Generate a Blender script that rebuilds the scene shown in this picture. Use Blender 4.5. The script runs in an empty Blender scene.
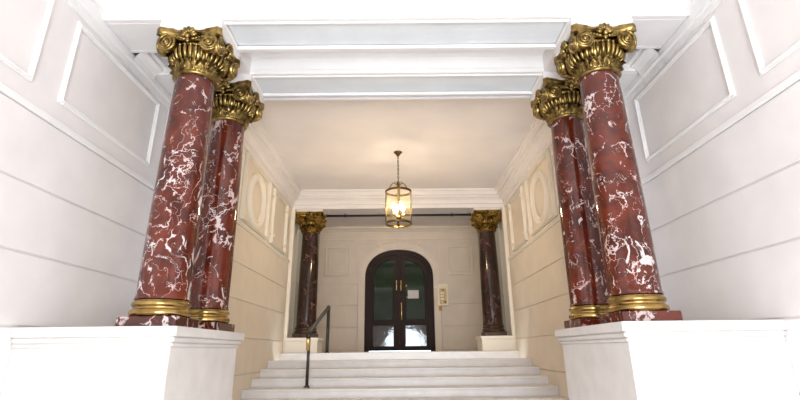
import bpy, bmesh, math, random
from math import sin, cos, pi, radians, sqrt
from mathutils import Vector, Matrix

S = bpy.context.scene
C = S.collection

# ------------------------------------------------------------------ camera, daylight, exposure
cam = bpy.data.cameras.new('camera'); cam.sensor_width = 36.0; cam.lens = 480 * 36 / 800
cam.shift_y = -0.025; cam.clip_start = 0.02
camo = bpy.data.objects.new('camera', cam); C.objects.link(camo)
camo.rotation_euler = (Matrix.Rotation(radians(-0.22), 3, 'Z') @ Matrix.Rotation(radians(90 + 19.5), 3, 'X') @ Matrix.Rotation(radians(-0.6), 3, 'Z')).to_euler()   # the picture leans slightly
S.camera = camo
S.view_settings.view_transform = 'Standard'; S.view_settings.look = 'None'
S.view_settings.gamma = 1.0; S.view_settings.exposure = 0.0
S.view_settings.use_curve_mapping = False
w = bpy.data.worlds.new('sky'); S.world = w; w.use_nodes = True
bg = w.node_tree.nodes['Background']; bg.inputs[0].default_value = (0.80, 0.90, 1.0, 1); bg.inputs[1].default_value = 4.0


def lamp(name, kind, loc, energy, color, rot=(0, 0, 0), **kw):
    l = bpy.data.lights.new(name, kind); l.energy = energy; l.color = color
    for k, v in kw.items(): setattr(l, k, v)
    o = bpy.data.objects.new(name, l); C.objects.link(o); o.location = loc; o.rotation_euler = rot
    return o


# daylight through the arched entrance behind the photographer, and the camera's own flash
lamp('entrance_daylight', 'AREA', (0.35, -2.6, 0.1), 500, (0.86, 0.93, 1.0), (radians(90), 0, 0), shape='RECTANGLE', size=2.6, size_y=3.2)
lamp('camera_flash', 'POINT', (0.10, -0.02, 0.22), 74, (1.0, 0.97, 0.93), shadow_soft_size=0.05)
lamp('back_room_fill', 'POINT', (0, 11.45, 3.27), 48, (1.0, .90, .80), shadow_soft_size=0.07)  # added fill that brightens the back room

# ------------------------------------------------------------------ materials


def new_mat(name):
    m = bpy.data.materials.new(name); m.use_nodes = True
    nt = m.node_tree; b = nt.nodes['Principled BSDF']
    return m, nt, b


def N(nt, typ, **kw):
    n = nt.nodes.new(typ)
    for k, v in kw.items(): setattr(n, k, v)
    return n


def rgb(c): return (c[0], c[1], c[2], 1)


def plaster(name, col, rough=0.6, var=0.06, bump=0.05, scale=3.0, spec=0.4):
    m, nt, b = new_mat(name); L = nt.links
    g = N(nt, 'ShaderNodeNewGeometry')
    n1 = N(nt, 'ShaderNodeTexNoise'); n1.inputs['Scale'].default_value = scale; n1.inputs['Detail'].default_value = 6
    L.new(g.outputs['Position'], n1.inputs['Vector'])
    r = N(nt, 'ShaderNodeValToRGB'); r.color_ramp.elements[0].position = 0.3; r.color_ramp.elements[1].position = 0.7
    r.color_ramp.elements[0].color = rgb([max(0, c * (1 - var)) for c in col]); r.color_ramp.elements[1].color = rgb([min(1, c * (1 + var * .5)) for c in col])
    L.new(n1.outputs['Fac'], r.inputs['Fac']); L.new(r.outputs['Color'], b.inputs['Base Color'])
    n2 = N(nt, 'ShaderNodeTexNoise'); n2.inputs['Scale'].default_value = 60; n2.inputs['Detail'].default_value = 4
    L.new(g.outputs['Position'], n2.inputs['Vector'])
    bp = N(nt, 'ShaderNodeBump'); bp.inputs['Strength'].default_value = bump; bp.inputs['Distance'].default_value = 0.01
    L.new(n2.outputs['Fac'], bp.inputs['Height']); L.new(bp.outputs['Normal'], b.inputs['Normal'])
    b.inputs['Roughness'].default_value = rough; b.inputs['Specular IOR Level'].default_value = spec
    return m


def marble(name, c_dark, c_mid, vein, amount=0.5, rough=0.12):
    m, nt, b = new_mat(name); L = nt.links
    tc = N(nt, 'ShaderNodeTexCoord'); oi = N(nt, 'ShaderNodeObjectInfo')
    sc = N(nt, 'ShaderNodeVectorMath', operation='SCALE'); sc.inputs[3].default_value = 3.7
    L.new(oi.outputs['Location'], sc.inputs[0])
    ad = N(nt, 'ShaderNodeVectorMath', operation='ADD'); L.new(tc.outputs['Object'], ad.inputs[0]); L.new(sc.outputs[0], ad.inputs[1])
    # warp
    nw = N(nt, 'ShaderNodeTexNoise'); nw.inputs['Scale'].default_value = 2.6; nw.inputs['Detail'].default_value = 5; nw.inputs['Roughness'].default_value = 0.55
    L.new(ad.outputs[0], nw.inputs['Vector'])
    s1 = N(nt, 'ShaderNodeVectorMath', operation='SCALE'); s1.inputs[3].default_value = 0.75
    L.new(nw.outputs['Color'], s1.inputs[0])
    ad2 = N(nt, 'ShaderNodeVectorMath', operation='ADD'); L.new(ad.outputs[0], ad2.inputs[0]); L.new(s1.outputs[0], ad2.inputs[1])

    def vein_layer(scale, width, mscale, lo, hi, off):
        mp = N(nt, 'ShaderNodeMapping'); mp.inputs['Location'].default_value = (off, off * .7, off * 1.3); mp.inputs['Scale'].default_value = (1.25, 1.25, .8)
        mp.inputs['Rotation'].default_value = (0.5, 0.4, 0)
        L.new(ad2.outputs[0], mp.inputs['Vector'])
        v = N(nt, 'ShaderNodeTexVoronoi', feature='DISTANCE_TO_EDGE'); v.inputs['Scale'].default_value = scale
        L.new(mp.outputs[0], v.inputs['Vector'])
        mk = N(nt, 'ShaderNodeTexNoise'); mk.inputs['Scale'].default_value = mscale; mk.inputs['Detail'].default_value = 5; mk.inputs['Roughness'].default_value = .6
        L.new(mp.outputs[0], mk.inputs['Vector'])
        mr = N(nt, 'ShaderNodeMapRange'); mr.inputs['From Min'].default_value = lo; mr.inputs['From Max'].default_value = hi
        mr.inputs['To Min'].default_value = 0.0; mr.inputs['To Max'].default_value = width
        L.new(mk.outputs['Fac'], mr.inputs['Value'])
        sub = N(nt, 'ShaderNodeMath', operation='SUBTRACT'); L.new(mr.outputs[0], sub.inputs[0]); L.new(v.outputs['Distance'], sub.inputs[1])
        d = N(nt, 'ShaderNodeMath', operation='DIVIDE', use_clamp=True); L.new(sub.outputs[0], d.inputs[0]); d.inputs[1].default_value = width * .16
        return d.outputs[0]
    a = vein_layer(3.3, 0.11, 3.8, .49, .74, 0.0)
    c = vein_layer(7.5, 0.045, 3.2, .50, .74, 5.0)
    mx = N(nt, 'ShaderNodeMath', operation='MAXIMUM'); L.new(a, mx.inputs[0]); L.new(c, mx.inputs[1])
    np_ = N(nt, 'ShaderNodeTexNoise'); np_.inputs['Scale'].default_value = 7.5; np_.inputs['Detail'].default_value = 6; np_.inputs['Roughness'].default_value = .62; np_.inputs['Distortion'].default_value = .8
    mpp = N(nt, 'ShaderNodeMapping'); mpp.inputs['Location'].default_value = (9, 3, 1); mpp.inputs['Scale'].default_value = (1.5, 1.5, .75); L.new(ad.outputs[0], mpp.inputs['Vector']); L.new(mpp.outputs[0], np_.inputs['Vector'])
    rp = N(nt, 'ShaderNodeMapRange'); rp.inputs['From Min'].default_value = .615; rp.inputs['From Max'].default_value = .65; L.new(np_.outputs['Fac'], rp.inputs['Value'])
    mx2 = N(nt, 'ShaderNodeMath', operation='MAXIMUM'); L.new(mx.outputs[0], mx2.inputs[0]); L.new(rp.outputs[0], mx2.inputs[1])
    am = N(nt, 'ShaderNodeMath', operation='MULTIPLY', use_clamp=True); L.new(mx2.outputs[0], am.inputs[0]); am.inputs[1].default_value = amount
    nb = N(nt, 'ShaderNodeTexNoise'); nb.inputs['Scale'].default_value = 5; nb.inputs['Detail'].default_value = 6
    L.new(ad2.outputs[0], nb.inputs['Vector'])
    r = N(nt, 'ShaderNodeValToRGB'); r.color_ramp.elements[0].position = 0.35; r.color_ramp.elements[1].position = 0.65
    r.color_ramp.elements[0].color = rgb(c_dark); r.color_ramp.elements[1].color = rgb(c_mid)
    L.new(nb.outputs['Fac'], r.inputs['Fac'])
    # vein colour varies from pale grey to pinkish
    rv = N(nt, 'ShaderNodeValToRGB'); rv.color_ramp.elements[0].position = .4; rv.color_ramp.elements[1].position = .6
    rv.color_ramp.elements[0].color = rgb([vein[0] * .85, vein[1] * .62, vein[2] * .58]); rv.color_ramp.elements[1].color = rgb(vein)
    L.new(nw.outputs['Fac'], rv.inputs['Fac'])
    mix = N(nt, 'ShaderNodeMix', data_type='RGBA'); L.new(am.outputs[0], mix.inputs[0]); L.new(r.outputs['Color'], mix.inputs[6]); L.new(rv.outputs['Color'], mix.inputs[7])
    L.new(mix.outputs[2], b.inputs['Base Color'])
    b.inputs['Roughness'].default_value = rough; b.inputs['Specular IOR Level'].default_value = .5
    b.inputs['Coat Weight'].default_value = .15; b.inputs['Coat Roughness'].default_value = .04
    return m


def metal(name, c1, c2, rough=0.35, scale=14, metallic=1.0):
    m, nt, b = new_mat(name); L = nt.links
    tc = N(nt, 'ShaderNodeTexCoord')
    n1 = N(nt, 'ShaderNodeTexNoise'); n1.inputs['Scale'].default_value = scale; n1.inputs['Detail'].default_value = 6
    L.new(tc.outputs['Object'], n1.inputs['Vector'])
    r = N(nt, 'ShaderNodeValToRGB'); r.color_ramp.elements[0].position = .35; r.color_ramp.elements[1].position = .6
    r.color_ramp.elements[0].color = rgb(c1); r.color_ramp.elements[1].color = rgb(c2)
    L.new(n1.outputs['Fac'], r.inputs['Fac']); L.new(r.outputs['Color'], b.inputs['Base Color'])
    bp = N(nt, 'ShaderNodeBump'); bp.inputs['Strength'].default_value = .15; bp.inputs['Distance'].default_value = .004
    n2 = N(nt, 'ShaderNodeTexNoise'); n2.inputs['Scale'].default_value = scale * 5
    L.new(tc.outputs['Object'], n2.inputs['Vector']); L.new(n2.outputs['Fac'], bp.inputs['Height']); L.new(bp.outputs['Normal'], b.inputs['Normal'])
    b.inputs['Metallic'].default_value = metallic; b.inputs['Roughness'].default_value = rough
    return m


def plain(name, col, rough=.5, metallic=0, spec=.5, coat=0):
    m, nt, b = new_mat(name); b.inputs['Base Color'].default_value = rgb(col); b.inputs['Roughness'].default_value = rough
    b.inputs['Metallic'].default_value = metallic; b.inputs['Specular IOR Level'].default_value = spec; b.inputs['Coat Weight'].default_value = coat
    b.inputs['Coat Roughness'].default_value = .03
    return m


def wood(name, c1, c2, rough=.18):
    m, nt, b = new_mat(name); L = nt.links
    tc = N(nt, 'ShaderNodeTexCoord'); mp = N(nt, 'ShaderNodeMapping'); mp.inputs['Scale'].default_value = (14, 14, 1.2)
    L.new(tc.outputs['Object'], mp.inputs[0]); n = N(nt, 'ShaderNodeTexNoise'); n.inputs['Scale'].default_value = 3; n.inputs['Detail'].default_value = 7
    L.new(mp.outputs[0], n.inputs['Vector']); r = N(nt, 'ShaderNodeValToRGB'); r.color_ramp.elements[0].color = rgb(c1); r.color_ramp.elements[1].color = rgb(c2)
    L.new(n.outputs['Fac'], r.inputs['Fac']); L.new(r.outputs['Color'], b.inputs['Base Color'])
    b.inputs['Roughness'].default_value = rough; b.inputs['Specular IOR Level'].default_value = .2
    return m


def glass_clear(name, tint, gl=0.10):
    m = bpy.data.materials.new(name); m.use_nodes = True; nt = m.node_tree; L = nt.links
    nt.nodes.remove(nt.nodes['Principled BSDF']); out = nt.nodes['Material Output']
    t = N(nt, 'ShaderNodeBsdfTransparent'); t.inputs[0].default_value = rgb(tint)
    g = N(nt, 'ShaderNodeBsdfGlossy'); g.inputs['Roughness'].default_value = .04
    d = N(nt, 'ShaderNodeBsdfTranslucent'); d.inputs[0].default_value = rgb([1, .85, .5])
    lw = N(nt, 'ShaderNodeLayerWeight'); lw.inputs['Blend'].default_value = gl
    mx = N(nt, 'ShaderNodeMixShader'); L.new(lw.outputs['Fresnel'], mx.inputs[0]); L.new(t.outputs[0], mx.inputs[1]); L.new(g.outputs[0], mx.inputs[2])
    m2 = N(nt, 'ShaderNodeMixShader'); m2.inputs[0].default_value = .02; L.new(mx.outputs[0], m2.inputs[1]); L.new(d.outputs[0], m2.inputs[2])
    L.new(m2.outputs[0], out.inputs['Surface'])
    return m


M = {
    'white': plaster('white_plaster', (.84, .815, .80), .55, .04),
    'vest': plaster('vestibule_plaster', (.80, .755, .735), .6, .05),
    'cream': plaster('cream_wall_paint', (.78, .68, .545), .5, .05, .08),
    'cream_trim': plaster('cream_trim_paint', (.88, .81, .69), .45, .04),
    'ceiling': plaster('ceiling_plaster', (.85, .795, .77), .8, .05, .10, 1.6),
    'cornice': plaster('cornice_plaster', (.84, .79, .76), .6, .04),
    'panel': plaster('sky_tinted_soffit_plaster', (.76, .79, .81), .6, .05, .15),  # bluish cast of the skylight is put into this white plaster
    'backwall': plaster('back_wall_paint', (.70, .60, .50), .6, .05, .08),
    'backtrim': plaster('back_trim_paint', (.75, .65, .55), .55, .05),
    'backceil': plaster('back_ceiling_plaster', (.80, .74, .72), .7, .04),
    'green': plaster('grey_green_paint', (.37, .39, .31), .45, .10),
    'stone': plaster('pale_stone', (.74, .70, .67), .35, .08, .04, 5),
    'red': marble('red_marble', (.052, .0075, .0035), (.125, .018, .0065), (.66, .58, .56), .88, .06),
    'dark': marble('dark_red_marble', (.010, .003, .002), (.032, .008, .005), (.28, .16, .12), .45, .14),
    'gold': metal('gilded_bronze', (.10, .062, .018), (.40, .28, .10), .30, 12),
    'ring': metal('polished_brass', (.26, .16, .05), (.50, .34, .12), .24, 8),
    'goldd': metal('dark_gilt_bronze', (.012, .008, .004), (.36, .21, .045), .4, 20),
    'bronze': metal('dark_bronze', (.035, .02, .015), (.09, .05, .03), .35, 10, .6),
    'brass': metal('bright_brass', (.75, .50, .16), (.9, .66, .28), .2, 5),
    'lbrass': metal('aged_lantern_brass', (.10, .065, .022), (.20, .13, .045), .3, 8),
    'iron': plain('dark_painted_iron', (.025, .02, .018), .35),
    'wood': wood('dark_varnished_wood', (.012, .006, .004), (.030, .014, .009), .55),
    'woodg': wood('dark_lacquered_panel', (.010, .006, .004), (.020, .010, .007), .05),
    'paper': plain('grey_paper', (.62, .58, .55), .8),
    'ivory': plain('ivory_plastic', (.86, .76, .56), .4),
    'face': metal('mottled_brass_plate', (.28, .18, .08), (.55, .42, .22), .4, 40, .5),
    'black': plain('black_plastic', (.01, .01, .01), .4),
    'orange': plain('orange_tag', (.62, .26, .07), .6),
    'pinkw': plain('white_button', (.9, .82, .82), .4),
    'candle': plain('ivory_candle_sleeve', (.85, .78, .6), .5),
    'lglass': glass_clear('lantern_glass', (1.0, .97, .90), .05),
}
# door glass: dark green reflective
gm, nt, b = new_mat('dark_green_glass'); b.inputs['Base Color'].default_value = (.016, .032, .018, 1); b.inputs['Roughness'].default_value = .05
b.inputs['Specular IOR Level'].default_value = .3; M['glass'] = gm
# kick panels: worn, slightly rippled lacquer, mirror-like
nt = M['woodg'].node_tree; b = nt.nodes['Principled BSDF']
b.inputs['Specular IOR Level'].default_value = .5; b.inputs['Coat Weight'].default_value = .3; b.inputs['Coat Roughness'].default_value = .01; b.inputs['Coat IOR'].default_value = 1.5
tc = N(nt, 'ShaderNodeTexCoord'); nz = N(nt, 'ShaderNodeTexNoise'); nz.inputs['Scale'].default_value = 9; nz.inputs['Detail'].default_value = 3
bp = N(nt, 'ShaderNodeBump'); bp.inputs['Strength'].default_value = .10; bp.inputs['Distance'].default_value = .01
nt.links.new(tc.outputs['Object'], nz.inputs['Vector']); nt.links.new(nz.outputs['Fac'], bp.inputs['Height'])
nt.links.new(bp.outputs['Normal'], b.inputs['Normal']); nt.links.new(bp.outputs['Normal'], b.inputs['Coat Normal'])
bm_, nt, b = new_mat('glowing_bulb'); b.inputs['Emission Color'].default_value = (1, .78, .50, 1); b.inputs['Emission Strength'].default_value = 330
M['bulb'] = bm_

# ------------------------------------------------------------------ geometry helpers


class G:
    def __init__(s): s.v = []; s.f = []; s.sm = []

    def add(s, vs, fs, smooth=False, mtx=None):
        o = len(s.v)
        s.v += [tuple(mtx @ Vector(p)) if mtx else tuple(p) for p in vs]
        s.f += [tuple(i + o for i in f) for f in fs]; s.sm += [smooth] * len(fs)
        return s

    def box(s, x0, x1, y0, y1, z0, z1, c=0.0, mtx=None):
        if c <= 0:
            vs = [(x, y, z) for z in (z0, z1) for y in (y0, y1) for x in (x0, x1)]
            return s.add(vs, [(0, 2, 3, 1), (4, 5, 7, 6), (0, 1, 5, 4), (2, 6, 7, 3), (0, 4, 6, 2), (1, 3, 7, 5)], False, mtx)
        bm = bmesh.new(); bmesh.ops.create_cube(bm, size=1)
        for v in bm.verts: v.co = Vector(((x0 + x1) / 2 + v.co.x * (x1 - x0), (y0 + y1) / 2 + v.co.y * (y1 - y0), (z0 + z1) / 2 + v.co.z * (z1 - z0)))
        bmesh.ops.bevel(bm, geom=bm.edges[:], offset=c, segments=1, affect='EDGES')
        bm.verts.index_update()
        s.add([v.co[:] for v in bm.verts], [[v.index for v in f.verts] for f in bm.faces], False, mtx); bm.free(); return s

    def lathe(s, prof, n=48, mtx=None, smooth=True, cap=True):
        vs = []; fs = []
        for r, z in prof:
            for i in range(n): a = 2 * pi * i / n; vs.append((r * cos(a), r * sin(a), z))
        for k in range(len(prof) - 1):
            for i in range(n):
                j = (i + 1) % n; fs.append((k * n + i, k * n + j, (k + 1) * n + j, (k + 1) * n + i))
        s.add(vs, fs, smooth, mtx)
        if cap:
            m = len(prof) - 1
            s.add(vs[:n], [tuple(range(n))[::-1]], False, mtx); s.add(vs[m * n:], [tuple(range(n))], False, mtx)
        return s

    def tube(s, pts, r, n=8, mtx=None, closed=False, rad=None):
        P = [Vector(p) for p in pts]; vs = []; fs = []; m = len(P)
        ref = None
        for k in range(m):
            if closed: t = P[(k + 1) % m] - P[k - 1]
            else: t = P[min(k + 1, m - 1)] - P[max(k - 1, 0)]
            t.normalize()
            if ref is None:
                ref = Vector((0, 0, 1)) if abs(t.z) < .9 else Vector((1, 0, 0))
            ref = (ref - t * ref.dot(t)).normalized(); bi = t.cross(ref)
            rr = rad[k] if rad else r
            for i in range(n): a = 2 * pi * i / n; vs.append(tuple(P[k] + ref * cos(a) * rr + bi * sin(a) * rr))
        for k in range(m if closed else m - 1):
            k2 = (k + 1) % m
            for i in range(n):
                j = (i + 1) % n; fs.append((k * n + i, k2 * n + i, k2 * n + j, k * n + j))
        if not closed: fs += [tuple(range(n)), tuple(range((m - 1) * n, m * n))[::-1]]
        return s.add(vs, fs, True, mtx)

    def ball(s, c, r, n=10, sc=(1, 1, 1), mtx=None):
        vs = []; fs = []; h = n // 2 + 1
        for k in range(h + 1):
            th = pi * k / h
            for i in range(n): a = 2 * pi * i / n; vs.append((c[0] + r * sc[0] * sin(th) * cos(a), c[1] + r * sc[1] * sin(th) * sin(a), c[2] + r * sc[2] * cos(th)))
        for k in range(h):
            for i in range(n): j = (i + 1) % n; fs.append((k * n + i, (k + 1) * n + i, (k + 1) * n + j, k * n + j))
        return s.add(vs, fs, True, mtx)

    def prism(s, poly, d0, d1, axis='y', mtx=None):
        """poly: 2D outline; extruded along axis between d0 and d1"""
        def p3(p, d): return (p[0], d, p[1]) if axis == 'y' else ((d, p[0], p[1]) if axis == 'x' else (p[0], p[1], d))
        n = len(poly); vs = [p3(p, d0) for p in poly] + [p3(p, d1) for p in poly]
        fs = [tuple(range(n)), tuple(range(n, 2 * n))[::-1]] + [(i, i + n, (i + 1) % n + n, (i + 1) % n) for i in range(n)]
        return s.add(vs, fs, False, mtx)

    def strip(s, path, prof, closed=False, smooth=False):
        """sweep: path = list of (origin, outward dir) ; prof (d, z): d along outward dir, z up"""
        m = len(path); k = len(prof); vs = []; fs = []
        for o, d in path:
            for a, z in prof: vs.append((o[0] + d[0] * a, o[1] + d[1] * a, z))
        for i in range(m if closed else m - 1):
            j = (i + 1) % m
            for q in range(k - 1): fs.append((i * k + q, j * k + q, j * k + q + 1, i * k + q + 1))
        return s.add(vs, fs, smooth)


def build(g, name, mat, parent=None, bevel=0, loc=None):
    me = bpy.data.meshes.new(name); me.from_pydata(g.v, [], g.f)
    me.polygons.foreach_set('use_smooth', g.sm)
    bm = bmesh.new(); bm.from_mesh(me)
    bmesh.ops.recalc_face_normals(bm, faces=bm.faces); bm.to_mesh(me); bm.free()
    me.materials.append(M[mat] if isinstance(mat, str) else mat)
    o = bpy.data.objects.new(name, me); C.objects.link(o)
    if parent: o.parent = parent
    if loc: o.location = loc
    if bevel:
        md = o.modifiers.new('bevel', 'BEVEL'); md.width = bevel; md.segments = 2; md.limit_method = 'ANGLE'
    return o


def empty(name, loc, label, cat, group=None):
    o = bpy.data.objects.new(name, None); C.objects.link(o); o.location = loc; o.empty_display_size = .1
    o['label'] = label; o['category'] = cat
    if group: o['group'] = group
    return o


def tag(o, label, cat, group=None):
    o['label'] = label; o['category'] = cat
    if group: o['group'] = group
    return o


def struct(o, label=None):
    o['kind'] = 'structure'
    if label: o['label'] = label
    return o


def copy_tree(o, parent=None, depth=0):
    c = o.copy(); C.objects.link(c)
    if parent: c.parent = parent; c.matrix_parent_inverse = o.matrix_parent_inverse.copy()
    for ch in list(o.children): copy_tree(ch, c, depth + 1)
    return c


# ------------------------------------------------------------------ key dimensions (metres, eye at z = 0)
FL, UP = -1.5, -0.04            # street-level floor, hall floor
HX, VX = 2.34, 2.80             # half widths of hall and vestibule
Y1, Y2, Y3 = 4.03, 4.97, 10.40  # column rows
CX = 1.935
YB = 14.0
CEIL = 3.30
YF = -2.0                       # entrance wall

# ------------------------------------------------------------------ floors and stairs
struct(build(G().box(-3.1, 3.1, YF - .2, 9.9, FL - .12, FL), 'floor', 'stone'), 'pale stone floor at the foot of the stairs')
struct(build(G().box(-HX - .1, HX + .1, 9.9, YB + .1, UP - .25, UP), 'floor', 'stone'), 'pale stone upper floor before the arched door')
st = empty('staircase', (0, 4.5, FL), 'wide pale stone staircase rising between the marble columns to the arched door', 'staircase')
NS = 12; rise = (UP - FL) / NS; run = 5.4 / NS
for k in range(NS - 1):
    y = run * k; hw = 1.585 if 4.5 + y < 5.3 else HX - .024
    z1 = rise * (k + 1)
    g = G().box(-hw, hw, y, y + run, z1 - rise if k == 0 else 0.0, z1 - .03)
    g.box(-hw, hw, y - .025, y + run, z1 - .03, z1, .006)
    build(g, 'step', 'stone', st)

# ------------------------------------------------------------------ walls
COURSE = [(-1.5, -.84), (-.84, -.32), (-.32, .19), (.19, .71), (.71, 1.21), (1.21, 1.74)]


def side_wall(side):
    s = -1 if side == 'left' else 1
    nm = 'wall_' + side

    def bx(g, x0, x1, *a, **k):   # x measured as distance from centre line
        return g.box(min(s * x0, s * x1), max(s * x0, s * x1), *a, **k)
    # hall part
    wl = struct(build(bx(G(), HX, HX + .25, 5.262, 10.12, FL, CEIL), nm, 'cream'), 'cream panelled hall wall on the %s' % side)
    for z0, z1 in COURSE:
        build(bx(G(), HX - .022, HX, 5.28, 10.10, z0 + .004, z1 - .004, c=.006), 'wall_course', 'cream', wl)
    # chair-rail moulding that closes the plain courses
    g = bx(G(), HX - .035, HX, 5.28, 10.10, 1.74, 1.765, c=.005); bx(g, HX - .05, HX, 5.28, 10.10, 1.765, 1.80, c=.01)
    build(g, 'wall_rail', 'cream_trim', wl)
    # framed panels: wide with round medallion in the middle, narrow ones on both sides
    def frame(y0, y1, z0, z1, wd=.04, dp=.035, broken=False):
        g = G()
        for a, b_, t in ((0, wd, dp), (wd * .3, wd * .7, dp * 1.7)):
            bx(g, HX - t, HX, y0 + a, y0 + b_, z0 + a, z1 - a, c=.006); bx(g, HX - t, HX, y1 - b_, y1 - a, z0 + a, z1 - a, c=.006)
            bx(g, HX - t, HX, y0 + b_, y1 - b_, z0 + a, z0 + b_, c=.006); bx(g, HX - t, HX, y0 + b_, y1 - b_, z1 - b_, z1 - a, c=.006)
        if broken:
            for yy, dy in ((y0, 1), (y1, -1)):
                for zz in (z0 + .16, z1 - .16):
                    bx(g, HX - .06, HX, min(yy, yy + dy * .09), max(yy, yy + dy * .09), zz - .02, zz + .02, c=.006)
                    g.ball((s * (HX - .04), yy + dy * .10, zz), .035, 8)
        build(g, 'panel_frame', 'cream_trim', wl)
    frame(6.82, 8.20, 1.84, 2.90); frame(8.52, 9.62, 1.84, 2.88, broken=True); frame(5.42, 6.62, 1.84, 2.88, broken=True)
    # medallion
    mt = Matrix.Translation((s * HX, 7.54, 2.33)) @ Matrix.Rotation(-s * pi / 2, 4, 'Y')
    prof = [(.455, 0), (.455, .03), (.44, .055), (.41, .055), (.395, .025), (.365, .015), (.35, .045), (.33, .045), (.32, .01), (.32, 0)]
    g = G().lathe(prof, 56, mt, cap=False)
    build(g, 'medallion_ring', 'cream_trim', wl)
    g = G().lathe([(.32, -.005), (.31, .012), (.15, .016), (.001, .017)], 40, mt, cap=False)
    build(g, 'medallion_field', 'cream', wl)
    # end pier under the far beam (cream) and the grey green wall of the back room
    g = bx(G(), HX - .06, HX + .25, 10.12, 10.75, FL, 2.95, c=.008)
    bx(g, HX - .085, HX, 10.10, 10.16, UP, 2.95, c=.01)
    struct(build(g, 'trim_1' if s < 0 else 'trim_2', 'cream_trim'), 'cream pier at the far end of the %s hall wall' % side)
    bw = struct(build(bx(G(), HX, HX + .25, 10.75, YB + .3, UP - .3, 3.6), nm, 'green'), 'grey-green %s wall of the room behind the far columns' % side)
    for y0, y1 in ((10.95, 11.9), (12.1, 13.7)):
        g = G()
        for a, b_, t in ((0, .04, .02),):
            for zz0, zz1 in ((.15, 1.2), (1.45, 3.0)):
                bx(g, HX - t, HX, y0, y0 + .04, zz0, zz1, c=.005); bx(g, HX - t, HX, y1 - .04, y1, zz0, zz1, c=.005)
                bx(g, HX - t, HX, y0 + .04, y1 - .04, zz0, zz0 + .04, c=.005); bx(g, HX - t, HX, y0 + .04, y1 - .04, zz1 - .04, zz1, c=.005)
        build(g, 'panel_frame', 'green', bw)
    # vestibule part and its return behind the pair of columns
    vw = struct(build(bx(G(), VX, VX + .25, YF, 5.50, FL, CEIL + .1), nm, 'vest'), 'pinkish white %s wall of the entrance bay' % side)
    for z0, z1 in COURSE:
        build(bx(G(), VX - .015, VX, YF + .02, 5.24, z0 + .006, z1 - .006, c=.006), 'wall_course', 'vest', vw)
    g = bx(G(), VX - .03, VX, YF + .02, 5.24, 1.74, 1.80, c=.008); build(g, 'wall_rail', 'white', vw)
    for y0, y1 in ((YF + .3, .2), (.5, 3.2), (3.5, 5.0)):
        g = G()
        for a, b_, t in ((0, .05, .02), (.015, .035, .035)):
            bx(g, VX - t, VX, y0 + a, y0 + b_, 1.95 + a, 2.75 - a, c=.006); bx(g, VX - t, VX, y1 - b_, y1 - a, 1.95 + a, 2.75 - a, c=.006)
            bx(g, VX - t, VX, y0 + b_, y1 - b_, 1.95 + a, 1.95 + b_, c=.006); bx(g, VX - t, VX, y0 + b_, y1 - b_, 2.75 - b_, 2.75 - a, c=.006)
        build(g, 'panel_frame', 'white', vw)
    struct(build(bx(G(), HX + .001, VX, 5.242, 5.50, FL, CEIL + .1), nm, 'vest'), 'short return of the %s wall behind the near columns' % side)
    build(bx(G(), HX - .03, HX + .10, 5.20, 5.28, .17, 2.95, c=.008), 'corner_pilaster', 'white', vw)
    return wl


side_wall('left'); side_wall('right')

# back wall with the arched doorway cut out of it
AX, AZ, AR = .985, 1.98, .80   # half width, springing, rise of the arch


def arch(ax, rise_, n=28, z0=UP, zs=AZ, p=2.25):
    pts = [(-ax, z0)]
    for i in range(n + 1):
        a = pi - pi * i / n
        c, s_ = cos(a), sin(a)
        pts.append((ax * math.copysign(abs(c) ** (2 / p), c), zs + rise_ * abs(s_) ** (2 / p)))
    pts.append((ax, z0))
    return pts


def arch_plate(g, inner, x0, x1, z1, y0, y1):
    """wall slab x0..x1, floor..z1 with arched hole; front and back faces + intrados"""
    n = len(inner); vs = []; fs = []
    for y in (y0, y1):
        for x, z in inner: vs.append((x, y, z))
        for x, z in inner:
            if x <= inner[0][0] + 1e-6 and z <= AZ + .001: vs.append((x0, y, z))
            elif x >= inner[-1][0] - 1e-6 and z <= AZ + .001: vs.append((x1, y, z))
            else: vs.append((x0 + (x - inner[0][0]) / (inner[-1][0] - inner[0][0]) * (x1 - x0), y, z1))
    m = 2 * n
    for b_ in (0, m):
        for i in range(n - 1): fs.append((b_ + i, b_ + i + 1, b_ + n + i + 1, b_ + n + i))
    for i in range(n - 1): fs.append((i, i + 1, m + i + 1, m + i))
    g.add(vs, fs)
    return g


ar = arch(AX, AR)
g = G(); arch_plate(g, ar, -HX, HX, 3.6, YB, YB + .3)
g.box(-HX, -AX - .3, YB + .001, YB + .29, 1.90, 3.6); g.box(AX + .3, HX, YB + .001, YB + .29, 1.90, 3.6)
bw = struct(build(g, 'wall_back', 'backwall'), 'dim beige back wall around the arched door')
# arch surround: concentric mouldings


def arch_band(g, d0, d1, y0, y1):
    a0 = arch(AX + d0, AR + d0); a1 = arch(AX + d1, AR + d1); n = len(a0); vs = []; fs = []
    for y in (y0, y1):
        vs += [(x, y, z) for x, z in a0] + [(x, y, z) for x, z in a1]
    for i in range(n - 1):
        fs += [(i, i + 1, n + i + 1, n + i), (2 * n + i, 2 * n + i + 1, 3 * n + i + 1, 3 * n + i), (i, i + 1, 2 * n + i + 1, 2 * n + i), (n + i, n + i + 1, 3 * n + i + 1, 3 * n + i)]
    g.add(vs, fs)


g = G(); arch_band(g, 0, .16, YB - .025, YB); arch_band(g, .13, .18, YB - .045, YB); arch_band(g, .01, .035, YB - .035, YB)
build(g, 'arch_moulding', 'backtrim', bw)
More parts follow.
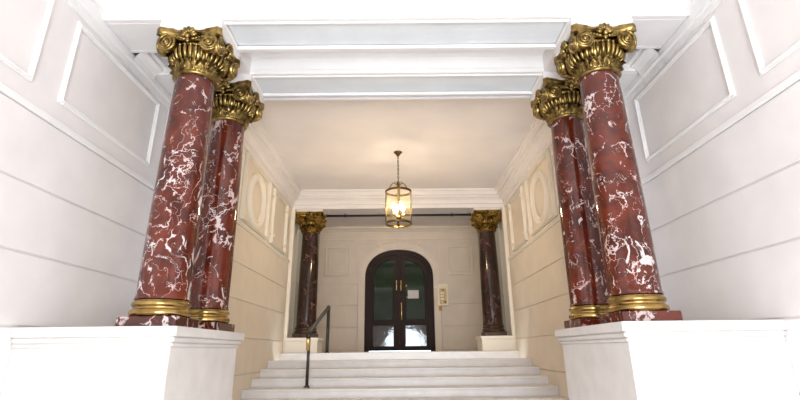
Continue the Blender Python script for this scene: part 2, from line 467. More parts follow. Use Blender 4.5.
# wall panels left and right of the door, each with its moulded frame
for s in (-1, 1):
    for z0, z1, fr in ((.0, .60, 0), (.62, 1.20, 0), (1.22, 1.80, 0)):
        x0, x1 = 1.18, HX - .02
        build(G().box(min(s * x0, s * x1), max(s * x0, s * x1), YB - .015, YB, z0, z1, .006), 'wall_course', 'backwall', bw)
    x0, x1, z0, z1 = 1.42, 2.16, 2.02, 2.88
    g = G()
    for a, b_, t in ((0, .05, .02), (.015, .03, .035), (.12, .14, .012)):
        xa, xb = s * (x0 + a), s * (x0 + b_); g.box(min(xa, xb), max(xa, xb), YB - t, YB, z0 + a, z1 - a, .004)
        xa, xb = s * (x1 - b_), s * (x1 - a); g.box(min(xa, xb), max(xa, xb), YB - t, YB, z0 + a, z1 - a, .004)
        xa, xb = s * (x0 + b_), s * (x1 - b_); g.box(min(xa, xb), max(xa, xb), YB - t, YB, z0 + a, z0 + b_, .004)
        g.box(min(xa, xb), max(xa, xb), YB - t, YB, z1 - b_, z1 - a, .004)
    build(g, 'panel_frame', 'backtrim', bw)
g = G(); g.box(-HX, HX, YB - .02, YB, 3.08, 3.11, .004)
for s in (-1, 1):   # thin frame line running over the arch
    xa, xb = s * 1.18, s * 1.20; g.box(min(xa, xb), max(xa, xb), YB - .016, YB, 1.84, 2.98, .003)
g.box(-1.2, 1.2, YB - .018, YB, 2.98, 3.0, .003)
build(g, 'frieze_moulding', 'backtrim', bw)
# festoon of leaves over the arch
rnd = random.Random(4); g = G()
for s in (-1, 1):
    for i in range(22):
        t = i / 21; x = s * (.06 + .50 * t); z = 2.86 - .06 * sin(pi * t) + .04 * t
        g.ball((x, YB - .012, z + rnd.uniform(-.02, .02)), .026 + .014 * sin(pi * t), 7, (1.3, .6, .8))
    for k in range(7):
        a = k * .5; g.ball((s * (.58 + .05 * cos(a)), YB - .01, 2.90 + .05 * sin(a)), .022, 7, (1, .6, 1))
g.ball((0, YB - .015, 2.87), .06, 10, (.9, .6, 1.2))
build(g, 'festoon', 'backtrim', bw)

# entrance wall behind the camera, arched opening to the street
AZ0, AX0 = AZ, AX
g = G(); vs = []
AZ = -.05


def ent(ax, rise_, cx):
    return [(x + cx, z) for x, z in arch(ax, rise_, z0=FL, zs=.35, p=2.0)]


inner = ent(1.2, .95, .33); n = len(inner)
vs = []; fs = []
for y in (YF - .3, YF):
    vs += [(x, y, z) for x, z in inner]
    for x, z in inner:
        if abs(x - inner[0][0]) < 1e-4: vs.append((-VX, y, z))
        elif abs(x - inner[-1][0]) < 1e-4: vs.append((VX, y, z))
        else: vs.append((-VX + (x - inner[0][0]) / (inner[-1][0] - inner[0][0]) * 2 * VX, y, CEIL + .1))
for b_ in (0, 2 * n):
    for i in range(n - 1): fs.append((b_ + i, b_ + i + 1, b_ + n + i + 1, b_ + n + i))
for i in range(n - 1): fs.append((i, i + 1, 2 * n + i + 1, 2 * n + i))
g.add(vs, fs)
struct(build(g, 'wall_front', 'vest'), 'wall with the arched street entrance')
AZ = AZ0

# ------------------------------------------------------------------ ceilings, beams, cornices
struct(build(G().box(-VX - .2, VX + .2, YF - .2, 3.78, CEIL, CEIL + .15), 'ceiling', 'white'), 'white ceiling of the entrance bay')
struct(build(G().box(-VX - .2, VX + .2, 4.28, 4.72, 3.15, 3.40), 'ceiling', 'white'), 'white strip of ceiling between the two near beams')
hc = struct(build(G().box(-HX - .2, HX + .2, 5.23, 10.15, CEIL, CEIL + .15), 'ceiling', 'ceiling'), 'warm pinkish plaster hall ceiling around the lantern')
struct(build(G().box(-HX - .2, HX + .2, 10.7, YB + .2, 3.46, 3.6), 'ceiling', 'backceil'), 'grey ceiling before the back wall')


def rect_frame(g, x0, x1, y0, y1, wd, z0, z1, c=.008):
    g.box(x0, x1, y0, y0 + wd, z0, z1, c); g.box(x0, x1, y1 - wd, y1, z0, z1, c)
    g.box(x0, x0 + wd, y0 + wd, y1 - wd, z0, z1, c); g.box(x1 - wd, x1, y0 + wd, y1 - wd, z0, z1, c)


def beam(num, y0, y1, hx, z, m, pm, px, label):
    fw = .055
    g = G().box(-hx, hx, y0, y1, z + .05, CEIL + .09)
    # soffit border leaving a sunk panel
    g.box(-hx, hx, y0, y0 + fw, z, z + .05, .006); g.box(-hx, hx, y1 - fw, y1, z, z + .05, .006)
    g.box(-hx, -px, y0 + fw, y1 - fw, z, z + .05, .006); g.box(px, hx, y0 + fw, y1 - fw, z, z + .05, .006)
    bo = struct(build(g, 'trim_%d' % num, m), label)
    g = G(); rect_frame(g, -px - .005, px + .005, y0 + fw - .005, y1 - fw + .005, .03, z - .012, z + .03, .008)
    build(g, 'panel_moulding', 'white', bo)
    build(G().box(-px + .025, px - .025, y0 + fw + .025, y1 - fw - .025, z + .03, z + .052), 'soffit_panel', pm, bo)
    g = G(); g.box(-px, px, y0 - .03, y0, CEIL - .10, CEIL - .02, .008); g.box(-px, px, y0 - .015, y0, z + .02, z + .05, .004)
    if num == 3: build(g, 'face_moulding', m, bo)
    return bo


beam(3, 3.75, 4.29, VX, 2.95, 'white', 'panel', 1.66, 'nearest white ceiling beam with a sunk soffit panel')
beam(4, 4.70, 5.25, VX, 2.95, 'white', 'panel', 1.66, 'second white ceiling beam with a sunk soffit panel')
b5 = struct(build(G().box(-HX, HX, 10.12, 10.75, 2.97, 3.50), 'trim_5', 'cornice'), 'white lintel beam over the far pair of columns')
g = G(); rect_frame(g, -1.62, 1.62, 10.2, 10.72, .05, 2.945, 2.975); build(g, 'panel_moulding', 'backceil', b5)
build(G().box(-1.57, 1.57, 10.25, 10.67, 2.962, 2.972), 'soffit_panel', 'backceil', b5)
for s in (-1, 1):   # side architraves resting on the column pairs
    x0, x1 = 1.66, 2.30
    g = G().box(min(s * x0, s * x1), max(s * x0, s * x1), 4.29, 4.70, 2.95, 3.16)
    struct(build(g, 'trim_%d' % (6 if s < 0 else 7), 'vest'), 'short white architrave joining the two near beams on the %s' % ('left' if s < 0 else 'right'))

CP = [(0, 2.92), (.035, 2.92), (.035, 3.00), (.065, 3.01), (.065, 3.03), (.08, 3.075), (.115, 3.11), (.16, 3.13), (.16, 3.165), (.20, 3.17), (.20, 3.255), (.235, 3.262), (.235, 3.30)]


def cornice(x, y0, y1, prof, name, mat, label):
    k = [((-x, y0, 0), (1, 1)), ((x, y0, 0), (-1, 1)), ((x, y1, 0), (-1, -1)), ((-x, y1, 0), (1, -1))]
    g = G().strip(k, prof, True)
    return struct(build(g, name, mat), label)


cornice(HX, 5.24, 10.13, CP, 'trim_8', 'cornice', 'stepped pale cornice around the hall ceiling')
cornice(HX, 10.74, YB, [(0, 3.28), (.03, 3.28), (.03, 3.31), (.07, 3.33), (.10, 3.37), (.16, 3.40), (.16, 3.43), (.22, 3.46)], 'trim_9', 'backtrim', 'dim cornice around the back room ceiling')
for i, s in enumerate((-1, 1)):
    for j, (ya, yb, dz) in enumerate(((YF, 3.75, 0), (4.29, 4.70, -.15))):
        g = G().strip([((s * VX, ya, 0), (-s, 0)), ((s * VX, yb, 0), (-s, 0))], [(d, z + dz) for d, z in CP])
        struct(build(g, 'trim_%d' % (10 + 2 * i + j), 'white'), 'white cornice along the %s entrance wall' % ('left' if s < 0 else 'right'))
    # lower architrave band under the beams
    g = G().strip([((s * VX, YF, 0), (-s, 0)), ((s * VX, 5.24, 0), (-s, 0))], [(0, 2.80), (.02, 2.80), (.02, 2.86), (.045, 2.87), (.045, 2.94), (0, 2.95)])
    struct(build(g, 'trim_%d' % (14 + i), 'white'), 'white architrave band on the %s entrance wall' % ('left' if s < 0 else 'right'))

# ------------------------------------------------------------------ pedestals
def pedestal(s, y0, y1, xi, xo, z0, zt, label, mat):
    e = empty('pedestal', (s * (xi + xo) / 2, (y0 + y1) / 2, z0), label, 'pedestal', 'white column pedestals')
    hx, hy, h = (xo - xi) / 2, (y1 - y0) / 2, zt - z0

    def b2(g, ins, za, zb, c=.006):   # keep the wall side flush
        xa, xb = (-hx + ins, hx) if s > 0 else (-hx, hx - ins)
        g.box(xa, xb, -hy + ins, hy - ins, za, zb, c); return g
    if h > 1:
        build(b2(G(), .05, .16, h - .14), 'body', mat, e); g = b2(G(), .0, 0, .12); b2(g, .025, .12, .16, .012); build(g, 'foot', mat, e)
        g = b2(G(), .035, h - .14, h - .11, .01); b2(g, .018, h - .11, h - .07, .012); b2(g, .0, h - .07, h); build(g, 'cap', mat, e)
        # sunk panel frames on front and inner faces
        g = G(); w2 = hx - .05
        for a, b_ in ((.10, .13),):
            x0, x1 = -hx + .05 + a, hx - .02 - a
            if s < 0: x0, x1 = -hx + .02 + a, hx - .05 - a
            for (p, q, r, t) in ((x0, x1, .30, .33), (x0, x1, h - .30, h - .27), (x0, x0 + .03, .33, h - .30), (x1 - .03, x1, .33, h - .30)):
                g.box(p, q, -hy + .035, -hy + .055, r, t, .004)
        build(g, 'panel_moulding', mat, e)
    else:
        build(b2(G(), .02, 0, h - .06), 'body', mat, e); build(b2(G(), 0, h - .06, h), 'cap', mat, e)
    return e


PT = .18
pedestal(-1, 3.60, 5.20, 1.60, VX - .016, FL, PT, 'tall white pedestal block under the near pair of columns on the left', 'stone')
pedestal(1, 3.60, 5.20, 1.60, VX - .016, FL, PT, 'tall white pedestal block under the near pair of columns on the right', 'stone')
pedestal(-1, 10.06, 10.74, 1.62, HX - .062, UP, .25, 'low cream pedestal under the far left column by the handrail', 'cream_trim')
pedestal(1, 10.06, 10.74, 1.62, HX - .062, UP, .25, 'low cream pedestal under the far right column', 'cream_trim')

# ------------------------------------------------------------------ columns
def spiral_pts(R0, R1, turns, y, n=46, sgn=1, start=pi / 2):
    out = []
    for i in range(n):
        t = i / (n - 1); r = R0 * (R1 / R0) ** t; a = start + sgn * 2 * pi * turns * t
        out.append((r * cos(a), y, r * sin(a)))
    return out


def volute_mesh(sgn):
    """scroll facing -Y, spiral starting at the top; sgn +1 turns so that it suits the left end of a side"""
    g = G()
    rot = Matrix.Rotation(pi / 2, 4, 'X')
    g.lathe([(.074, -.055), (.082, -.045), (.082, -.012), (.074, 0.0), (.062, -.004), (.02, -.004)], 24, rot)
    g.tube(spiral_pts(.082, .016, 2.3, -.002, 50, sgn), .011, 7, rad=[.013 - .007 * i / 49 for i in range(50)])
    g.ball((0, -.004, 0), .019, 10, (1, .8, 1))
    return g


def leaf(g, mtx, w_, h_, out, lobes=5, thick=.012):
    """acanthus leaf standing up, bending outwards (-Y local outwards)"""
    rows = 9; cols = 7; vs = []
    for i in range(rows):
        t = i / (rows - 1); wd = w_ * (sin(pi * min(1, .18 + .72 * t)) ** .7) * (1 + .16 * cos(2 * pi * lobes * t / 2)) if t < .97 else w_ * .25
        z = h_ * (t - .22 * max(0, t - .7) ** 1 * 3); y = -out * t ** 2.6
        for j in range(cols):
            u = 2 * j / (cols - 1) - 1
            vs.append((u * wd / 2, y - thick * (1 - abs(u)) - .009 * cos(u * pi * 2.5) - .006 * (i % 2), z + .010 * abs(u) * (1 if i % 2 else -1)))
    n0 = len(vs); vs += [(x, y + thick, z) for x, y, z in vs]
    fs = []
    for i in range(rows - 1):
        for j in range(cols - 1):
            a = i * cols + j; fs.append((a, a + 1, a + cols + 1, a + cols)); fs.append((n0 + a, n0 + a + cols, n0 + a + cols + 1, n0 + a + 1))
    per = [j for j in range(cols)] + [i * cols + cols - 1 for i in range(1, rows)] + [(rows - 1) * cols + j for j in range(cols - 2, -1, -1)] + [i * cols for i in range(rows - 2, 0, -1)]
    for a, b_ in zip(per, per[1:] + per[:1]): fs.append((a, b_, n0 + b_, n0 + a))
    g.add(vs, fs, True, mtx)


def abacus_mesh(a=.302, dip=.045, z0=.350, z1=.43):
    g = G()
    tiers = [(-.028, z0), (-.022, z0 + .018), (-.030, z0 + .024), (-.012, z0 + .040), (-.002, z0 + .046), (0, z0 + .052), (0, z1)]
    ch = .035; side = 12; ring = []
    for q in range(4):
        m = Matrix.Rotation(q * pi / 2, 3, 'Z')
        for i in range(side + 1):
            t = -1 + 2 * i / side; x = t * (a - ch); y = -a + dip * (1 - t * t)
            ring.append((m @ Vector((x, y, 0)), m @ Vector((0, -1, 0))))
    n = len(ring); vs = []; fs = []
    for off, z in tiers:
        for p, d in ring:
            rr = p.normalized(); q = p + rr * off; vs.append((q.x, q.y, z))
    for k in range(len(tiers) - 1):
        for i in range(n): j = (i + 1) % n; fs.append((k * n + i, k * n + j, (k + 1) * n + j, (k + 1) * n + i))
    fs.append(tuple(range(n))[::-1]); m = (len(tiers) - 1) * n; fs.append(tuple(range(m, m + n)))
    g.add(vs, fs); return g


def bell_mesh():
    g = G()
    g.lathe([(.17, 0), (.198, .004), (.207, .016), (.203, .030), (.188, .036), (.182, .042), (.182, .13), (.210, .155), (.236, .19), (.240, .27), (.21, .30), (.21, .36)], 48)
    # gadroons with rounded beads at their heads
    K = 32
    for i in range(K):
        a = 2 * pi * (i + .5) / K; m = Matrix.Rotation(a, 4, 'Z')
        pts = [(.196, 0, .142), (.218, 0, .150), (.238, 0, .168), (.250, 0, .195), (.256, 0, .222), (.257, 0, .244), (.250, 0, .256)]
        g.tube(pts, .02, 7, m, rad=[.010, .014, .0165, .0185, .020, .019, .013])
        g.ball((.264, 0, .264), .0155, 8, mtx=m)
    # rolled echinus under the scrolls
    g.lathe([(.20, .278), (.235, .280), (.240, .29), (.240, .30), (.235, .312), (.20, .312)], 40)
    return g


def make_column(shaft_m, gold_m, base_m, ring_m, H, z_shaft, r0, r1, label, far=False):
    """origin at the underside of the square plinth"""
    t = empty('marble_column', (0, 0, 0), label, 'column', 'marble columns with gilded capitals')
    # square plinth + base rings
    hb = z_shaft
    build(G().box(-.228, .228, -.228, .228, 0, .085, .006), 'plinth', base_m, t)
    k = (hb - .085); rs = (r0 - .006) / .226
    prof = [(.20, .085), (.252, .088), (.264, .085 + k * .10), (.268, .085 + k * .22), (.262, .085 + k * .36), (.246, .085 + k * .42), (.238, .085 + k * .50), (.240, .085 + k * .56),
            (.252, .085 + k * .62), (.257, .085 + k * .72), (.252, .085 + k * .82), (.240, .085 + k * .87), (.238, .085 + k * .93), (.232, hb), (.18, hb)]
    prof = [(r * rs, z) for r, z in prof]
    build(G().lathe(prof, 64), 'base_ring', ring_m, t)
    # shaft with gentle entasis
    pr = [(r0 + .012, 0), (r0 + .006, .012), (r0, .03)]
    for i in range(1, 15):
        u = i / 15; pr.append((r0 + (r1 - r0) * u ** 2.1, H * u))
    pr += [(r1, H - .02), (r1, H)]
    sh = build(G().lathe(pr, 72), 'shaft', shaft_m, t); sh.location = (0, 0, hb)
    # capital
    cap = build(bell_mesh(), 'capital', gold_m, t); cap.location = (0, 0, hb + H)
    build(abacus_mesh(), 'abacus', gold_m, cap)
    vl = {sg: None for sg in (1, -1)}
    for q in range(4):
        for sg in (1, -1):
            if vl[sg] is None:
                o = build(volute_mesh(sg), 'volute', gold_m, cap); vl[sg] = o
            else:
                o = vl[sg].copy(); C.objects.link(o); o.parent = cap
            o.matrix_local = Matrix.Rotation(q * pi / 2, 4, 'Z') @ Matrix.Translation((-sg * .194, -.285, .272)) @ Matrix.Rotation(-sg * radians(7), 4, 'Z') @ Matrix.Scale(1.02, 4)
    fl = None
    for q in range(4):
        if fl is None:
            g = G()
            for i in range(7):
                a = radians(-78 + 26 * i); L = .062 + .018 * cos(a)
                m = Matrix.Rotation(a, 4, 'Y')
                g.ball((0, 0, L * .62), .5, 8, (.036, .04, L * .62 * 2 * .62), mtx=Matrix.Translation((0, 0, .0)) @ m)
            g.ball((0, -.012, -.008), .02, 8); g.ball((0, -.004, -.036), .015, 8, (1, .8, 1.4))
            for s in (-1, 1):
                for i in range(4): g.ball((s * (.035 + .022 * i), .004, -.020 + .006 * i), .014 - .002 * i, 7, (1.4, .7, .8))
            fl = build(g, 'fleuron', gold_m, cap); o = fl
        else:
            o = fl.copy(); C.objects.link(o); o.parent = cap
        o.matrix_local = Matrix.Rotation(q * pi / 2, 4, 'Z') @ Matrix.Translation((0, -.282, .340)) @ Matrix.Rotation(radians(6), 4, 'X') @ Matrix.Scale(1.25, 4)
    g = G()
    for i in range(12):
        a = 2 * pi * i / 12
        m = Matrix.Rotation(a, 4, 'Z') @ Matrix.Translation((0, -.190, .034)); leaf(g, m, .090, .105, .062, 7)
        m = Matrix.Rotation(a + pi / 12, 4, 'Z') @ Matrix.Translation((0, -.186, .040)); leaf(g, m, .055, .125, .035, 7)
    build(g, 'leaf_collar', gold_m, cap)
    # bands that tie the scrolls together and the leaf under every corner
    g = G()
    for q in range(4):
        m = Matrix.Rotation(q * pi / 2, 4, 'Z')
        pts = [(-.205 + .41 * i / 10, -.262 + .028 * (1 - (2 * i / 10 - 1) ** 2), .352 - .020 * (1 - (2 * i / 10 - 1) ** 2)) for i in range(11)]
        g.tube(pts, .018, 7, m)
        mc = Matrix.Rotation(q * pi / 2 + pi / 4, 4, 'Z') @ Matrix.Translation((0, -.30, .20)); leaf(g, mc, .075, .15, .055)
        g.box(-.024, .024, -.408, -.30, .352, .425, .006, mtx=Matrix.Rotation(q * pi / 2 + pi / 4, 4, 'Z'))
    build(g, 'scroll_band', gold_m, cap)
    t['kind'] = 'thing'
    return t


near = make_column('red', 'gold', 'red', 'ring', 2.025, .22, .204, .176, 'nearest left red marble column, front one of its pair on the white pedestal')
near.location = (-CX, Y1, PT)


def put(src, loc, label, rz=0):
    c = copy_tree(src); c.location = loc; c.rotation_euler = (0, 0, rz); c['label'] = label
    return c


put(near, (-CX, Y2, PT), 'second left red marble column, standing just behind the nearest left one', pi / 2)
put(near, (CX, Y1, PT), 'nearest right red marble column, front one of its pair on the white pedestal', pi)
put(near, (CX, Y2, PT), 'second right red marble column, standing just behind the nearest right one', -pi / 2)
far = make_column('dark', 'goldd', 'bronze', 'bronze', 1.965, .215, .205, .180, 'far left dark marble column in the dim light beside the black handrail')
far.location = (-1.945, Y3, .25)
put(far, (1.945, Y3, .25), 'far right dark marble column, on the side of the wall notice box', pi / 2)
# impost blocks between capitals and beams
for i, (s, y, x, z0, z1, mt) in enumerate([(s, y, x, z0, z1, mt) for s in (-1, 1) for y, x, z0, z1, mt in ((Y1, CX, 2.843, 2.952, 'vest'), (Y2, CX, 2.843, 2.952, 'vest'), (Y3, 1.945, 2.875, 2.972, 'cream_trim'))]):
    o = build(G().box(s * x - .29, s * x + .29, y - .27, y + .27, z0, z1, .006), 'trim_%d' % (16 + i), mt)
    struct(o, 'pale impost block on a capital')

# ------------------------------------------------------------------ arched double door
dr = bpy.data.objects.new('door_1', None); C.objects.link(dr); dr.location = (0, YB, UP)
dr['kind'] = 'structure'; dr['label'] = 'arched dark wooden double door with green glass at the end of the hall'
DY = -.0


def loc(g): return g


H0 = -UP
# outer arched frame
g = G(); FW = .13
a0 = [(x, z - UP) for x, z in arch(AX - .002, AR - .002)]; a1 = [(x, z - UP) for x, z in arch(AX - FW, AR - FW)]; n = len(a0)
vs = []; fs = []
for y in (.02, .14): vs += [(x, y, z) for x, z in a0] + [(x, y, z) for x, z in a1]
for i in range(n - 1):
    fs += [(i, i + 1, n + i + 1, n + i), (2 * n + i, 2 * n + i + 1, 3 * n + i + 1, 3 * n + i), (i, i + 1, 2 * n + i + 1, 2 * n + i), (n + i, n + i + 1, 3 * n + i + 1, 3 * n + i)]
g.add(vs, fs); build(g, 'door_frame', 'wood', dr)


def arch_z(x, ax, r_, zs=AZ - UP, p=2.25):
    u = min(1, abs(x) / ax); return zs + r_ * max(0, 1 - u ** p) ** (1 / p)


for s in (-1, 1):
    ax, rr = AX - FW, AR - FW
    # leaf outline ring: stiles and rails, glass opening gx0..gx1 , z .84 .. arch - .13
    x0, x1 = .004, ax; gx0, gx1 = (.17, ax - .11)
    gz0 = .83; g = G()
    NN = 20
    top = [(x0 + (x1 - x0) * sin(pi / 2 * i / NN)) for i in range(NN + 1)]
    itop = [(gx0 + (gx1 - gx0) * sin(pi / 2 * i / NN)) for i in range(NN + 1)]
    outer = [(x, arch_z(x, ax, rr)) for x in top]; innr = [(x, arch_z(x, gx1 + .001, rr - .09, zs=AZ - UP - .04)) for x in itop]
    vs = []; fs = []
    for y in (.05, .10): vs += [(s * x, y, z) for x, z in outer] + [(s * x, y, z) for x, z in innr]
    m = NN + 1
    for i in range(NN):
        fs += [(i, i + 1, m + i + 1, m + i), (2 * m + i, 2 * m + i + 1, 3 * m + i + 1, 3 * m + i), (m + i, m + i + 1, 3 * m + i + 1, 3 * m + i)]
    g.add(vs, fs)
    zs = AZ - UP - .04

    def bx(p, q, *a, **k): g.box(min(s * p, s * q), max(s * p, s * q), *a, **k)
    # stiles
    bx(x0, gx0, .051, .099, .02, outer[0][1] - .012); bx(gx1, x1, .051, .099, .02, outer[-1][1] + .06)
    # fill between stile top and the arch piece is covered by the curved rail above
    bx(gx0, gx1, .05, .10, gz0 - .14, gz0); bx(gx0, gx1, .05, .10, .02, .14)
    lf = build(g, 'door_leaf', 'wood', dr)
    # glass pane
    g = G(); poly = [(s * gx0, gz0)] + [(s * x, z) for x, z in innr] + [(s * gx1, gz0)]
    g.prism(poly, .068, .08); build(g, 'glass_pane', 'glass', lf)
    g = G()
    for p, q in ((gx0, gx0 + .02), (gx1 - .02, gx1)): g.box(min(s * p, s * q), max(s * p, s * q), .04, .068, gz0, zs, .004)
    g.box(min(s * gx0, s * gx1), max(s * gx0, s * gx1), .04, .068, gz0, gz0 + .02, .004)
    pts = [(s * x, .055, z - .01) for x, z in innr]; g.tube(pts, .012, 6)
    build(g, 'glazing_bead', 'wood', lf)
    # glossy lower panel
    g = G().box(min(s * gx0, s * gx1), max(s * gx0, s * gx1), .062, .09, .14, gz0 - .14)
    build(g, 'lower_panel', 'woodg', lf)
# glossy meeting strip between the leaves
g = G().box(-.045, .045, .028, .05, .02, arch_z(0, AX - FW, AR - FW) - .01, .008); build(g, 'meeting_stile', 'wood', dr)
# pull handles


def pull(x, z0, z1, name='door_handle'):
    g = G(); g.tube([(x, -.02, z0), (x, -.035, z0 + .02), (x, -.035, z1 - .02), (x, -.02, z1)], .017, 8)
    g.tube([(x, .05, z0 + .02), (x, -.035, z0 + .02)], .014, 8); g.tube([(x, .05, z1 - .02), (x, -.035, z1 - .02)], .014, 8)
    g.ball((x, -.035, z0 + .01), .022, 8); g.ball((x, -.035, z1 - .01), .022, 8)
    build(g, name, 'brass', dr)


pull(-.080, 1.62 - UP, 1.88 - UP); pull(.050, 1.60 - UP, 1.88 - UP); pull(.060, .80 - UP, 1.26 - UP)
g = G().ball((.20, .045, 1.74 - UP), .03, 10, (1, .6, 1)); g.lathe([(.032, 0), (.032, .012), (.02, .015)], 16, Matrix.Translation((.20, .05, 1.74 - UP)) @ Matrix.Rotation(pi / 2, 4, 'X'))  # brass blobs stand in for lantern bulb reflections on the door glass
g.ball((.215, .045, 1.42 - UP), .024, 10, (1, .6, 1)); build(g, 'bulb_glint', 'brass', dr)
g = G(); vs = []
g.box(.245, .555, .060, .066, 1.385 - UP, 1.615 - UP)
tag(build(g, 'paper_notice', 'paper', None, loc=(0, YB, UP)), 'blank grey paper notice stuck on the glass of the right door leaf', 'notice')

# ------------------------------------------------------------------ wall notice box beside the door
t = empty('entry_panel', (1.24, YB - .016, 1.17), 'ivory framed entry panel with a mottled brass face right of the arched door', 'intercom')
g = G(); g.box(-.15, .15, -.045, 0, 0, .60, .008); build(g, 'housing', 'ivory', t)
g = G(); g.box(-.10, .10, -.052, -.045, .04, .48, .003); build(g, 'face_plate', 'face', t)
g = G()
for (z, h) in ((.50, .07),): g.box(-.13, .13, -.056, -.045, z, z + h, .004)
build(g, 'top_strip', 'ivory', t)
build(G().box(-.03, .04, -.060, -.052, .41, .45, .003), 'button', 'black', t); build(G().box(.03, .08, -.060, -.052, .07, .13, .003), 'button', 'black', t) 
for k in range(3):
    build(G().box(-.07, .02, -.058, -.052, .16 + .08 * k, .20 + .08 * k, .003), 'button', 'ivory', t)
build(G().ball((0, 0, 0), .045, 12, (1, .5, 1), Matrix.Translation((-.175, -.02, .48))), 'bell_push', 'pinkw', t)
g = G(); g.box(-.13, -.04, -.03, 0, -.14, -.0, .006); g.ball((-.085, -.03, -.07), .02, 8); build(g, 'hanging_tag', 'orange', t)

# ------------------------------------------------------------------ curtain rail under the far lintel
e = empty('curtain_rail', (0, 10.62, 2.905), 'thin dark rail spanning under the far white lintel', 'rail')
build(G().tube([(-1.66, 0, 0), (1.66, 0, 0)], .028, 10), 'rod', 'iron', e)
for x in (-1.22, 1.22):
    g = G(); g.tube([(x, 0, 0), (x, 0, .045)], .012, 8); g.ball((x, 0, 0), .04, 8); build(g, 'bracket', 'iron', e)
for x in (-1.66, 1.66): build(G().ball((x, 0, 0), .042, 10), 'end_cap', 'iron', e)

# ------------------------------------------------------------------ handrail
def step_z(y):
    if y >= 9.45: return UP - (rise if y < 9.9 else 0)
    k = int((y - 4.5) / run); return FL + rise * (k + 1)


e = empty('handrail', (-1.425, 9.97, UP), 'black iron handrail with a curled top beside the far left column', 'handrail')
X0, YT, ZT = 0, 0, .856
YL, ZL = 7.95 - 9.97, .285 - UP
pts = [(0, YT + .0, ZT - .06), (0, YT + .035, ZT - .025), (0, YT + .02, ZT + .01), (0, YT - .02, ZT + .012), (0, YT - .08, ZT - .01), (0, YL, ZL), (0, YL - .06, ZL - .035), (0, YL - .075, ZL - .10)]
build(G().tube(pts, .034, 10), 'rail', 'iron', e)
build(G().tube([(0, 0, 0), (0, 0, ZT)], .032, 10).lathe([(.05, 0), (.05, .012), (.03, .03), (.025, .05)], 16), 'post', 'iron', e)
zb = step_z(7.95) - UP
build(G().tube([(0, YL, zb), (0, YL, ZL)], .024, 10).lathe([(.05, zb), (.05, zb + .012), (.03, zb + .03)], 16, Matrix.Translation((0, YL, 0))), 'post', 'iron', e)
zb = step_z(7.75) - UP
o = build(G().tube([(0, YL - .075, ZL - .10), (0, YL - .075, ZL - .13), (0, YL - .075, ZL - .28)], .028, 10), 'end_collar', 'brass', e)

# ------------------------------------------------------------------ lantern
LY = 7.84
t = empty('lantern', (0, LY, CEIL), 'brass and glass cylinder lantern with lit candle bulbs hanging from the hall ceiling', 'lantern')
R = .215; zt, zb_ = 2.56 - CEIL, 2.00 - CEIL
build(G().lathe([(.001, 0), (.075, 0), (.075, -.015), (.055, -.03), (.03, -.06), (.018, -.085), (.001, -.09)], 24), 'canopy', 'lbrass', t)
g = G(); z = -.085; k = 0
while z > zt + .20:
    hor = (k % 2 == 0); pp = []
    for i in range(10):
        a = 2 * pi * i / 10; u = .013 * cos(a); v = .026 * sin(a)
        pp.append((u, 0, z - .022 + v) if hor else (0, u, z - .022 + v))
    g.tube(pp, .0055, 5, closed=True); z -= .037; k += 1
build(g, 'chain', 'lbrass', t)
ztop = z
g = G(); g.tube([(0, 0, ztop + .01), (0, 0, zb_ - .02)], .011, 10); g.ball((0, 0, ztop - .02), .028, 10); g.ball((0, 0, zt + .10), .03, 10, (1, 1, .8))
g.ball((0, 0, zb_ - .03), .026, 10); g.ball((0, 0, zb_ - .065), .013, 8, (1, 1, 1.8)); g.lathe([(.012, zb_ + .07), (.05, zb_ + .09), (.035, zb_ + .12), (.012, zb_ + .14)], 16)
build(g, 'stem', 'lbrass', t)
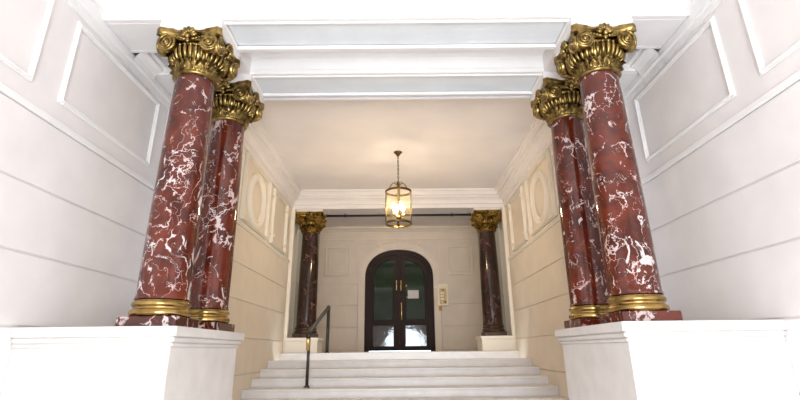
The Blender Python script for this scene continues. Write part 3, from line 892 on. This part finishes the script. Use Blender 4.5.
for q in range(4):
    a = q * pi / 2 + .10; g = G()
    pp = []
    for i in range(15):
        u = i / 14; r = R * u ** .8 if u < .5 else R * (.574 + (u - .5) * .852); zz = ztop - .05 + .05 * sin(pi * min(1, u * 1.5)) - (u ** 1.6) * (ztop - .05 - zt)
        pp.append((r * cos(a), r * sin(a), zz))
    g.tube(pp, .008, 6)
    sp = [(.045 + .028 * cos(b_), .028 * sin(b_)) for b_ in [x * .5 for x in range(0, 11)]]
    g.tube([(r * cos(a), r * sin(a), ztop - .02 + zz) for r, zz in sp], .006, 6)
    build(g, 'scroll_arm', 'lbrass', t)
for nm, zz in (('top_hoop', zt), ('bottom_hoop', zb_)):
    build(G().lathe([(R - .004, zz - .018), (R + .010, zz - .018), (R + .014, zz), (R + .010, zz + .018), (R - .004, zz + .018), (R - .004, zz - .018)], 48, cap=False), nm, 'lbrass', t)
for q in range(4):
    a = q * pi / 2 + .10
    build(G().tube([(R * 1.01 * cos(a), R * 1.01 * sin(a), zb_), (R * 1.01 * cos(a), R * 1.01 * sin(a), zt)], .007, 6), 'glazing_bar', 'lbrass', t)
for q in range(4):
    a0_ = q * pi / 2 + .10; g = G(); vs = []; fs = []; nn = 12
    for i in range(nn + 1):
        a = a0_ + pi / 2 * i / nn
        for z in (zb_, zt): vs.append((R * cos(a), R * sin(a), z))
    for i in range(nn): fs.append((2 * i, 2 * i + 2, 2 * i + 3, 2 * i + 1))
    g.add(vs, fs, True); build(g, 'glass_pane', 'lglass', t)
for q in range(4):
    a = q * pi / 2 + .35; x, y = .085 * cos(a), .085 * sin(a); zc = 2.14 - CEIL
    g = G().tube([(0, 0, zc - .03), (x * .5, y * .5, zc - .06), (x * .9, y * .9, zc - .045), (x, y, zc - .01)], .007, 6)
    g.lathe([(.008, zc - .02), (.032, zc), (.034, zc + .012), (.016, zc + .014)], 16, Matrix.Translation((x, y, 0)))
    ca = build(g, 'candle_arm', 'lbrass', t)
    build(G().lathe([(.013, zc + .01), (.013, zc + .085)], 12, Matrix.Translation((x, y, 0))), 'candle_sleeve', 'candle', ca)
    build(G().lathe([(.009, zc + .085), (.020, zc + .11), (.024, zc + .135), (.017, zc + .17), (.006, zc + .205), (.001, zc + .215)], 14, Matrix.Translation((x, y, 0))), 'bulb', 'bulb', ca)
